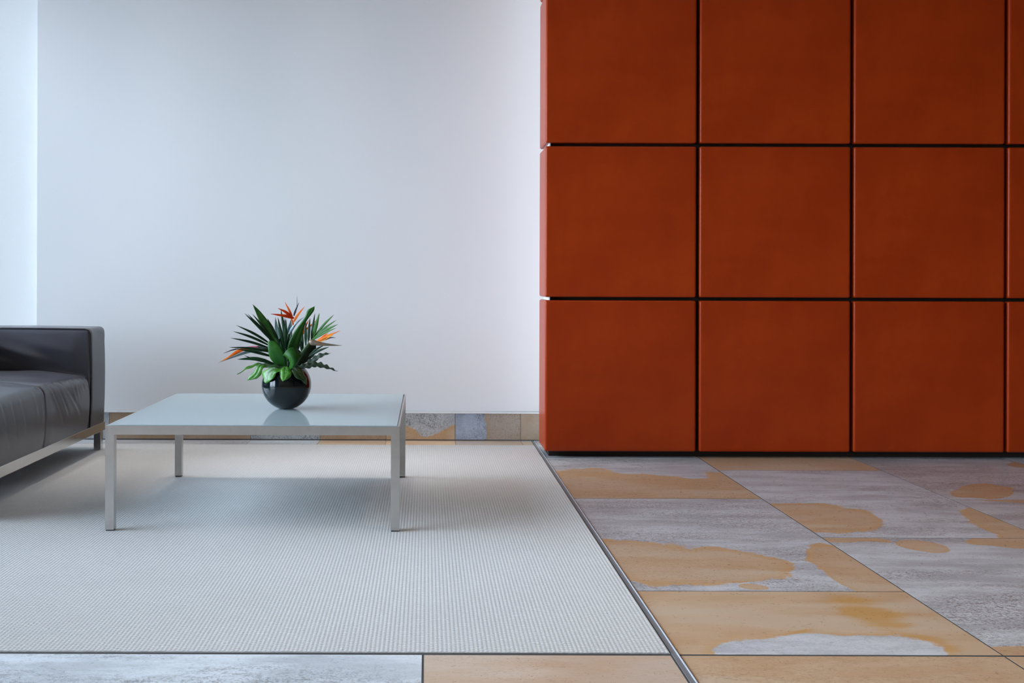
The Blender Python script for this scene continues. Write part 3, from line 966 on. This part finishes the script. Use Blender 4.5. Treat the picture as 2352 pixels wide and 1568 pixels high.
frond('palm frond with bright green leaflets fanning out towards the rust wall', (0.02, 0.0, -0.03),
      [W(980, 840, 0.0), W(1080, 700, -0.02), W(1150, 590, -.02), W(1185, 545, -.02)],
      [((1060, 700, -.02), (1040, 400, .0), 32, .0, 'palm'), ((1090, 660, -.02), (1088, 372, -.01), 32, .0, 'palm'),
       ((1118, 640, -.02), (1136, 343, -.02), 34, .0, 'palm'), ((1150, 600, -.02), (1192, 288, -.02), 28, .0, 'palm'),
       ((1170, 580, -.02), (1242, 288, -.03), 44, .0, 'palm_lit'), ((1185, 555, -.02), (1405, 305, -.05), 27, .004, 'palm_lit'),
       ((1180, 565, -.02), (1435, 365, -.06), 24, .004, 'palm_lit'), ((1165, 585, -.025), (1450, 414, -.08), 34, .005, 'palm_lit'),
       ((1175, 590, -.03), (1430, 455, -.09), 22, .004, 'palm_lit'),
       ((1060, 760, -.02), (1015, 540, -.01), 30, .0, 'palm'), ((1120, 780, -.02), (1352, 668, -.05), 28, .004, 'palm'), ((1130, 760, -.02), (1295, 650, -.03), 22, .004, 'palm')], (-0.2, -1, 0.2))


def single_leaf(name, label, cat, pts, width, mat, rib=None, stalk=True, **kw):
    o = empty(name, NECK)
    tag(o, label, cat, 'greenery in the black vase')
    mb, S = blade(pts, width, **kw)
    mb.build('leaf_blade', mat, o)
    if rib is not None:
        n = len(S)
        nv = Vector(kw.get('facing', (0, -1, .25))).normalized()
        MB().tube([p + nv * 0.0007 for p in S[:-1]], [0.0015 * (1 - 0.8 * i / n) for i in range(n - 1)], 5).build('midrib', rib, o)
    if stalk:
        inner = VC + Vector((0, 0, 0.02)) + (S[0] - VC) * 0.15
        MB().tube(bez([inner, NECK + (S[0] - NECK) * 0.35, S[0], S[1]], 6), 0.0022, 6).build('stalk', G['stem'], o)
    return o


gn = 'broad_leaf'
single_leaf(gn, 'slender upright green leaf with long twisted tip above the palm frond', 'leaf', [W(800, 820, .0), W(735, 590, .0), W(650, 440, -.01), W(560, 290, -.02), W(492, 190, -.03)], 105, G['palm_lit'], n=20, shape='lance', fold=0.2)
def drape(u, v, off=0.008):
    """point just in front of the vase skin at grid position u, v"""
    p0 = W(u, v, 0)
    dx, dz = p0.x - VC.x, p0.z - VC.z
    dep = math.sqrt(max(0.0, VR * VR - dx * dx - dz * dz)) + off
    return W(u, v, -dep)


def loft_leaf(name, label, left, right, mat, rib=None, n=20, cols=8, bulge=0.008, arch=0.0, ruffle=0.0, rf=5.0, groove=0.004, stalk=True):
    """broad leaf lofted between its two edges (points from the base to the tip)"""
    o = empty(name, NECK)
    tag(o, label, 'leaf', 'greenery in the black vase')
    A, B = bez(left, n), bez(right, n)
    V, mids = [], []
    for i in range(n + 1):
        t = i / n
        d = B[i] - A[i]
        nv = d.cross((A[min(i + 1, n)] + B[min(i + 1, n)] - A[max(i - 1, 0)] - B[max(i - 1, 0)]))
        nv = nv.normalized() if nv.length > 1e-9 else Vector((0, -1, 0))
        if nv.y > 0: nv = -nv
        for c in range(cols + 1):
            s_ = c / cols
            e = 1 - (2 * s_ - 1) ** 2
            p = A[i] + d * s_ + nv * (bulge * e * math.sin(math.pi * min(1, 0.15 + 0.7 * t)) - groove * math.exp(-((s_ - 0.5) / 0.12) ** 2) * min(1, d.length / 0.03))
            p += Vector((0, 0, arch * e * t ** 6))
            p += nv * (ruffle * math.sin(2 * math.pi * rf * t + (2 if s_ > 0.5 else 0)) * abs(2 * s_ - 1) ** 3)
            V.append(p)
            if c == cols // 2: mids.append((p, nv))
    m = cols + 1
    F = [(i * m + c, i * m + c + 1, (i + 1) * m + c + 1, (i + 1) * m + c) for i in range(n) for c in range(cols)]
    mb = MB(); mb.add(V, F, True)
    b = mb.build('leaf_blade', mat, o)
    sm = b.modifiers.new('thickness', 'SOLIDIFY'); sm.thickness = 0.0008
    if rib is not None:
        MB().tube([p + nv * 0.0006 for p, nv in mids[:-1]], [0.0013 * (1 - 0.75 * i / n) for i in range(n)], 5).build('midrib', rib, o)
        veins = MB()
        for k in range(3, n - 3, 3):
            for s_ in (1, -1):
                c2 = int(cols / 2 + s_ * cols * 0.42)
                q = [V[min(n, k + j) * m + int(round(cols / 2 + (c2 - cols / 2) * j / 3))] + mids[min(n, k + j)][1] * 0.0005 for j in range(4)]
                veins.tube(q, [0.0006, 0.0005, 0.0004, 0.0002], 4)
        veins.build('veins', rib, o)
    if stalk:
        base = (A[0] + B[0]) / 2
        MB().tube(bez([VC + Vector((0, 0, 0.02)) + (base - VC) * 0.15, NECK + (base - NECK) * 0.35, base, mids[1][0]], 6), 0.0022, 6).build('stalk', G['stem'], o)
    return o


def WL(pts, dy): return [W(u, v, dy if not hasattr(dy, '__len__') else dy[min(i, len(dy) - 1)]) for i, (u, v) in enumerate(pts)]


loft_leaf(gn, 'tallest green leaf with folded cut tip rising above the other leaves',
          WL([(875, 830), (890, 650), (965, 490), (1075, 340), (1110, 255), (1188, 210)], (-.02, -.035, -.035, -.03, -.03, -.03)),
          WL([(930, 830), (1010, 650), (1065, 470), (1100, 375), (1178, 268), (1189, 216)], (-.02, -.02, -.025, -.03, -.03, -.03)), G['broad'], n=26, bulge=0.006)
loft_leaf(gn, 'broad round-tipped dark green leaf at the front of the bouquet',
          WL([(780, 905), (690, 800), (664, 700), (660, 612)], (-.06, -.08, -.085, -.08)),
          WL([(880, 905), (858, 790), (820, 690), (755, 612)], (-.065, -.085, -.09, -.08)), G['broad'], n=18, bulge=0.004, arch=0.004, groove=0.001)
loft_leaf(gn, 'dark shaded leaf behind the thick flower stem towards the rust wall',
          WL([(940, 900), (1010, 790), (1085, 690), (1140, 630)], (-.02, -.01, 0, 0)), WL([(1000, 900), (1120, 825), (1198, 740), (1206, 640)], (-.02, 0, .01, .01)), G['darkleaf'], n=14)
loft_leaf('rolled_leaf', 'green leaf rolled into a cone at the front of the bouquet',
          WL([(895, 910), (908, 845), (880, 790), (830, 762)], (-.075, -.095, -.10, -.09)),
          WL([(930, 910), (985, 850), (1030, 775), (990, 688)], (-.075, -.085, -.08, -.075)), G['broad'], n=18, bulge=0.020, arch=0.012, groove=0.0)
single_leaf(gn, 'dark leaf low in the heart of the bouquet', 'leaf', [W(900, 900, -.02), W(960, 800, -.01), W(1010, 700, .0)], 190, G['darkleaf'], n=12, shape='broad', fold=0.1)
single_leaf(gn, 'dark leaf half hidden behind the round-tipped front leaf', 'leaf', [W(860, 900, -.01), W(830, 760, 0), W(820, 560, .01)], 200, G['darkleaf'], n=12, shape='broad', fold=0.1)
single_leaf(gn, 'pale grey-green leaf standing at the back beneath the top flower', 'leaf', [W(850, 850, .04), W(850, 600, .05), W(852, 340, .05)], 95, G['pale'], n=14, shape='lance', fold=0.2)
single_leaf(gn, 'thin pale arching leaf at the back of the bouquet', 'leaf', [W(815, 800, .05), W(770, 520, .06), W(745, 330, .06)], 60, G['pale'], n=14, shape='lance', fold=0.2)
single_leaf(gn, 'pale blue-green leaf at the back beside the top flower spathe', 'leaf', [W(880, 800, .04), W(900, 540, .05), W(925, 350, .05)], 80, G['pale'], n=14, shape='lance', fold=0.2)
gn = 'glossy_leaf'
single_leaf(gn, 'narrow wavy green leaf pointing down towards the sofa', 'leaf', [W(700, 880, -.05), W(560, 868, -.06), W(440, 905, -.07), W(318, 978, -.08)], 46, G['fresh'], rib=G['rib'], n=40, shape='oval', wave=0.3, wfreq=3, fold=0.2, facing=(0, -0.7, 1))
def WD(pts, off): return [drape(u, v, off) for (u, v) in pts]


loft_leaf(gn, 'bright green leaf drooping beside the vase on the sofa side',
          WL([(700, 862), (560, 869), (515, 937), (459, 999), (430, 1039)], (-.06, -.07, -.075, -.075, -.07)),
          WL([(720, 900), (620, 905), (583, 982), (535, 1026), (432, 1041)], (-.07, -.085, -.085, -.08, -.07)), G['fresh'], rib=G['rib'], bulge=0.006, ruffle=0.002, rf=3)
loft_leaf(gn, 'large lobed bright green leaf hanging over the vase front',
          WD([(800, 890), (673, 905), (605, 959), (612, 1038), (636, 1076)], .014), WD([(860, 905), (796, 945), (748, 978), (715, 1040), (638, 1079)], .016), G['fresh'], rib=G['rib'], bulge=0.008, ruffle=0.003, rf=2.5)
loft_leaf(gn, 'short square-ended leaf with pale rib at the middle of the vase front',
          WD([(838, 892), (798, 945), (802, 993), (815, 1035), (831, 1056)], .012), WD([(885, 892), (928, 930), (930, 985), (885, 1030), (833, 1057)], .012), G['fresh'], rib=G['rib'], bulge=0.008, ruffle=0.003, rf=2)
loft_leaf(gn, 'olive green leaf hanging over the vase front towards the rust wall',
          WD([(930, 890), (938, 950), (968, 1006), (1035, 1046), (1095, 1089)], .012), WD([(1000, 890), (1052, 930), (1076, 985), (1102, 1040), (1098, 1092)], .010), G['stem'], rib=G['rib'], bulge=0.006, ruffle=0.002, rf=3)
single_leaf(gn, 'small pale leaf tongue at the vase neck', 'leaf', [W(915, 870, -.085), W(945, 890, -.095), W(1000, 945, -.10)], 36, G['olive'], n=10, shape='lance', fold=0.3, stalk=False)
single_leaf(gn, 'long ruffled grey-green leaf drooping towards the rust wall', 'leaf', [W(960, 885, -.04), W(1080, 890, -.05), W(1200, 868, -.055), W(1320, 895, -.06), W(1445, 942, -.06)], 74, G['olive'], n=64, shape='oval', wave=0.28, wfreq=7, fold=0.2, facing=(0, -0.9, .8), lobes=0.14)
single_leaf(gn, 'twisted ruffled grey leaf rising towards the rust wall', 'leaf', [W(1060, 890, -.02), W(1160, 825, -.03), W(1260, 765, -.04), W(1370, 738, -.04)], 62, G['olive'], n=56, shape='oval', wave=0.28, wfreq=5, fold=0.2, facing=(0, -1, .6), lobes=0.14)
single_leaf(gn, 'flat green leaf lying along the vase rim', 'leaf', [W(880, 895, -.07), W(760, 890, -.085), W(640, 872, -.08), W(545, 850, -.07)], 58, G['stem'], n=16, shape='oval', wave=0.3, wfreq=3, fold=0.2, facing=(0, -0.6, 1))


def bird(label, stem_pts, stem_r, spathe_pts, spathe_r, spathe_mat, petals, collar=None):
    o = empty('bird_of_paradise', NECK)
    tag(o, label, 'flower', 'orange flowers in the black vase')
    st = bez(stem_pts, 12)
    MB().tube(st, [stem_r[0] + (stem_r[1] - stem_r[0]) * i / 12 for i in range(13)], 8).build('stem', G['stem'], o)
    sp = bez(spathe_pts, 16)
    rad = []
    for i in range(17):
        t = i / 16
        rad.append(max(0.0004, spathe_r * (min(1, 0.55 + 2.2 * t)) * (1 - t) ** 0.85 if t > 0.2 else spathe_r * (0.55 + 2.2 * t) * 0.83))
    MB().tube(sp, rad, 8, squash=0.7).build('spathe', G[spathe_mat], o)
    if collar: MB().tube(bez(collar[0], 6), collar[1], 8).build('spathe_edge', G[collar[2]], o)
    for (pts, wd, mt) in petals:
        mb, _ = blade([W(*p) for p in pts], wd * 0.72, n=10, cols=2, shape='lance', fold=0.7, thick=0.0009)
        mb.build('petal', G[mt], o)
    return o


bird('topmost orange flower with long red petals and dark tongue', [NECK + Vector((0, .01, -.03)), W(890, 760, .02), W(895, 560, .02), W(915, 500, .01)], (0.004, 0.005),
     [W(905, 520, .01), W(945, 450, .0), W(1000, 385, -.01), W(1075, 330, -.02)], 0.0085, 'spathe_blue',
     [([(955, 345, 0), (850, 320, -.02), (693, 297, -.04)], 48, 'red'), ([(940, 335, 0), (900, 250, .0), (853, 163, .01)], 30, 'orange'),
      ([(925, 325, 0), (860, 275, -.01), (775, 233, -.02)], 42, 'red'), ([(955, 385, -.01), (1000, 310, -.02), (1075, 215, -.03)], 36, 'orange'),
      ([(955, 320, 0), (975, 260, -.005), (1012, 170, -.01)], 26, 'navy'), ([(975, 290, 0), (990, 200, 0), (990, 100, 0)], 5, 'navy'), ([(950, 440, 0), (940, 380, 0), (905, 300, 0)], 22, 'orange')])
bird('orange flower with brown beak pointing towards the rust wall', [NECK + Vector((0.02, -.03, -.03)), W(985, 850, -.07), W(1060, 720, -.075), W(1145, 610, -.075)], (0.0075, 0.0060),
     [W(1125, 612, -.075), W(1185, 622, -.08), W(1300, 640, -.085), W(1495, 654, -.09)], 0.0150, 'spathe_brown',
     [([(1220, 600, -.085), (1310, 555, -.09), (1475, 487, -.10)], 38, 'orange'), ([(1240, 605, -.087), (1320, 570, -.092), (1400, 530, -.10)], 46, 'amber'),
      ([(1250, 600, -.08), (1290, 550, -.08), (1340, 510, -.08)], 30, 'orange'), ([(1310, 590, -.09), (1370, 565, -.095), (1425, 565, -.10)], 14, 'navy')])
bird('orange flower with grey beak and pink edge pointing towards the sofa', [NECK + Vector((-.02, .0, -.03)), W(790, 800, -.0), W(700, 710, -.02), W(610, 690, -.03)], (0.004, 0.005),
     [W(640, 700, -.03), W(540, 690, -.035), W(400, 735, -.04), W(95, 848, -.06)], 0.0145, 'spathe_teal',
     [([(450, 690, -.045), (320, 720, -.05), (160, 828, -.06)], 42, 'orange'), ([(400, 700, -.04), (280, 755, -.05), (120, 835, -.055)], 26, 'amber'),
      ([(330, 690, -.04), (260, 705, -.05), (163, 740, -.055)], 15, 'navy')], collar=([W(560, 668, -.04), W(480, 668, -.045), W(380, 678, -.048)], [0.004, 0.0035, 0.003, 0.0028, 0.0025, 0.002, 0.001], 'pink'))
bird('small orange flower glimpsed behind the palm leaflets', [NECK + Vector((0.01, .02, -.03)), W(980, 760, .03), W(1030, 600, .03), W(1050, 520, .03)], (0.003, 0.004),
     [W(1045, 540, .03), W(1075, 490, .03), W(1130, 440, .03), W(1210, 400, .03)], 0.006, 'spathe_brown',
     [([(1065, 505, .02), (1085, 440, .02), (1125, 365, .02)], 34, 'red'), ([(1075, 480, .02), (1135, 440, .02), (1215, 360, .02)], 26, 'orange'), ([(1060, 520, .02), (1070, 470, .02), (1075, 430, .02)], 34, 'orange')])
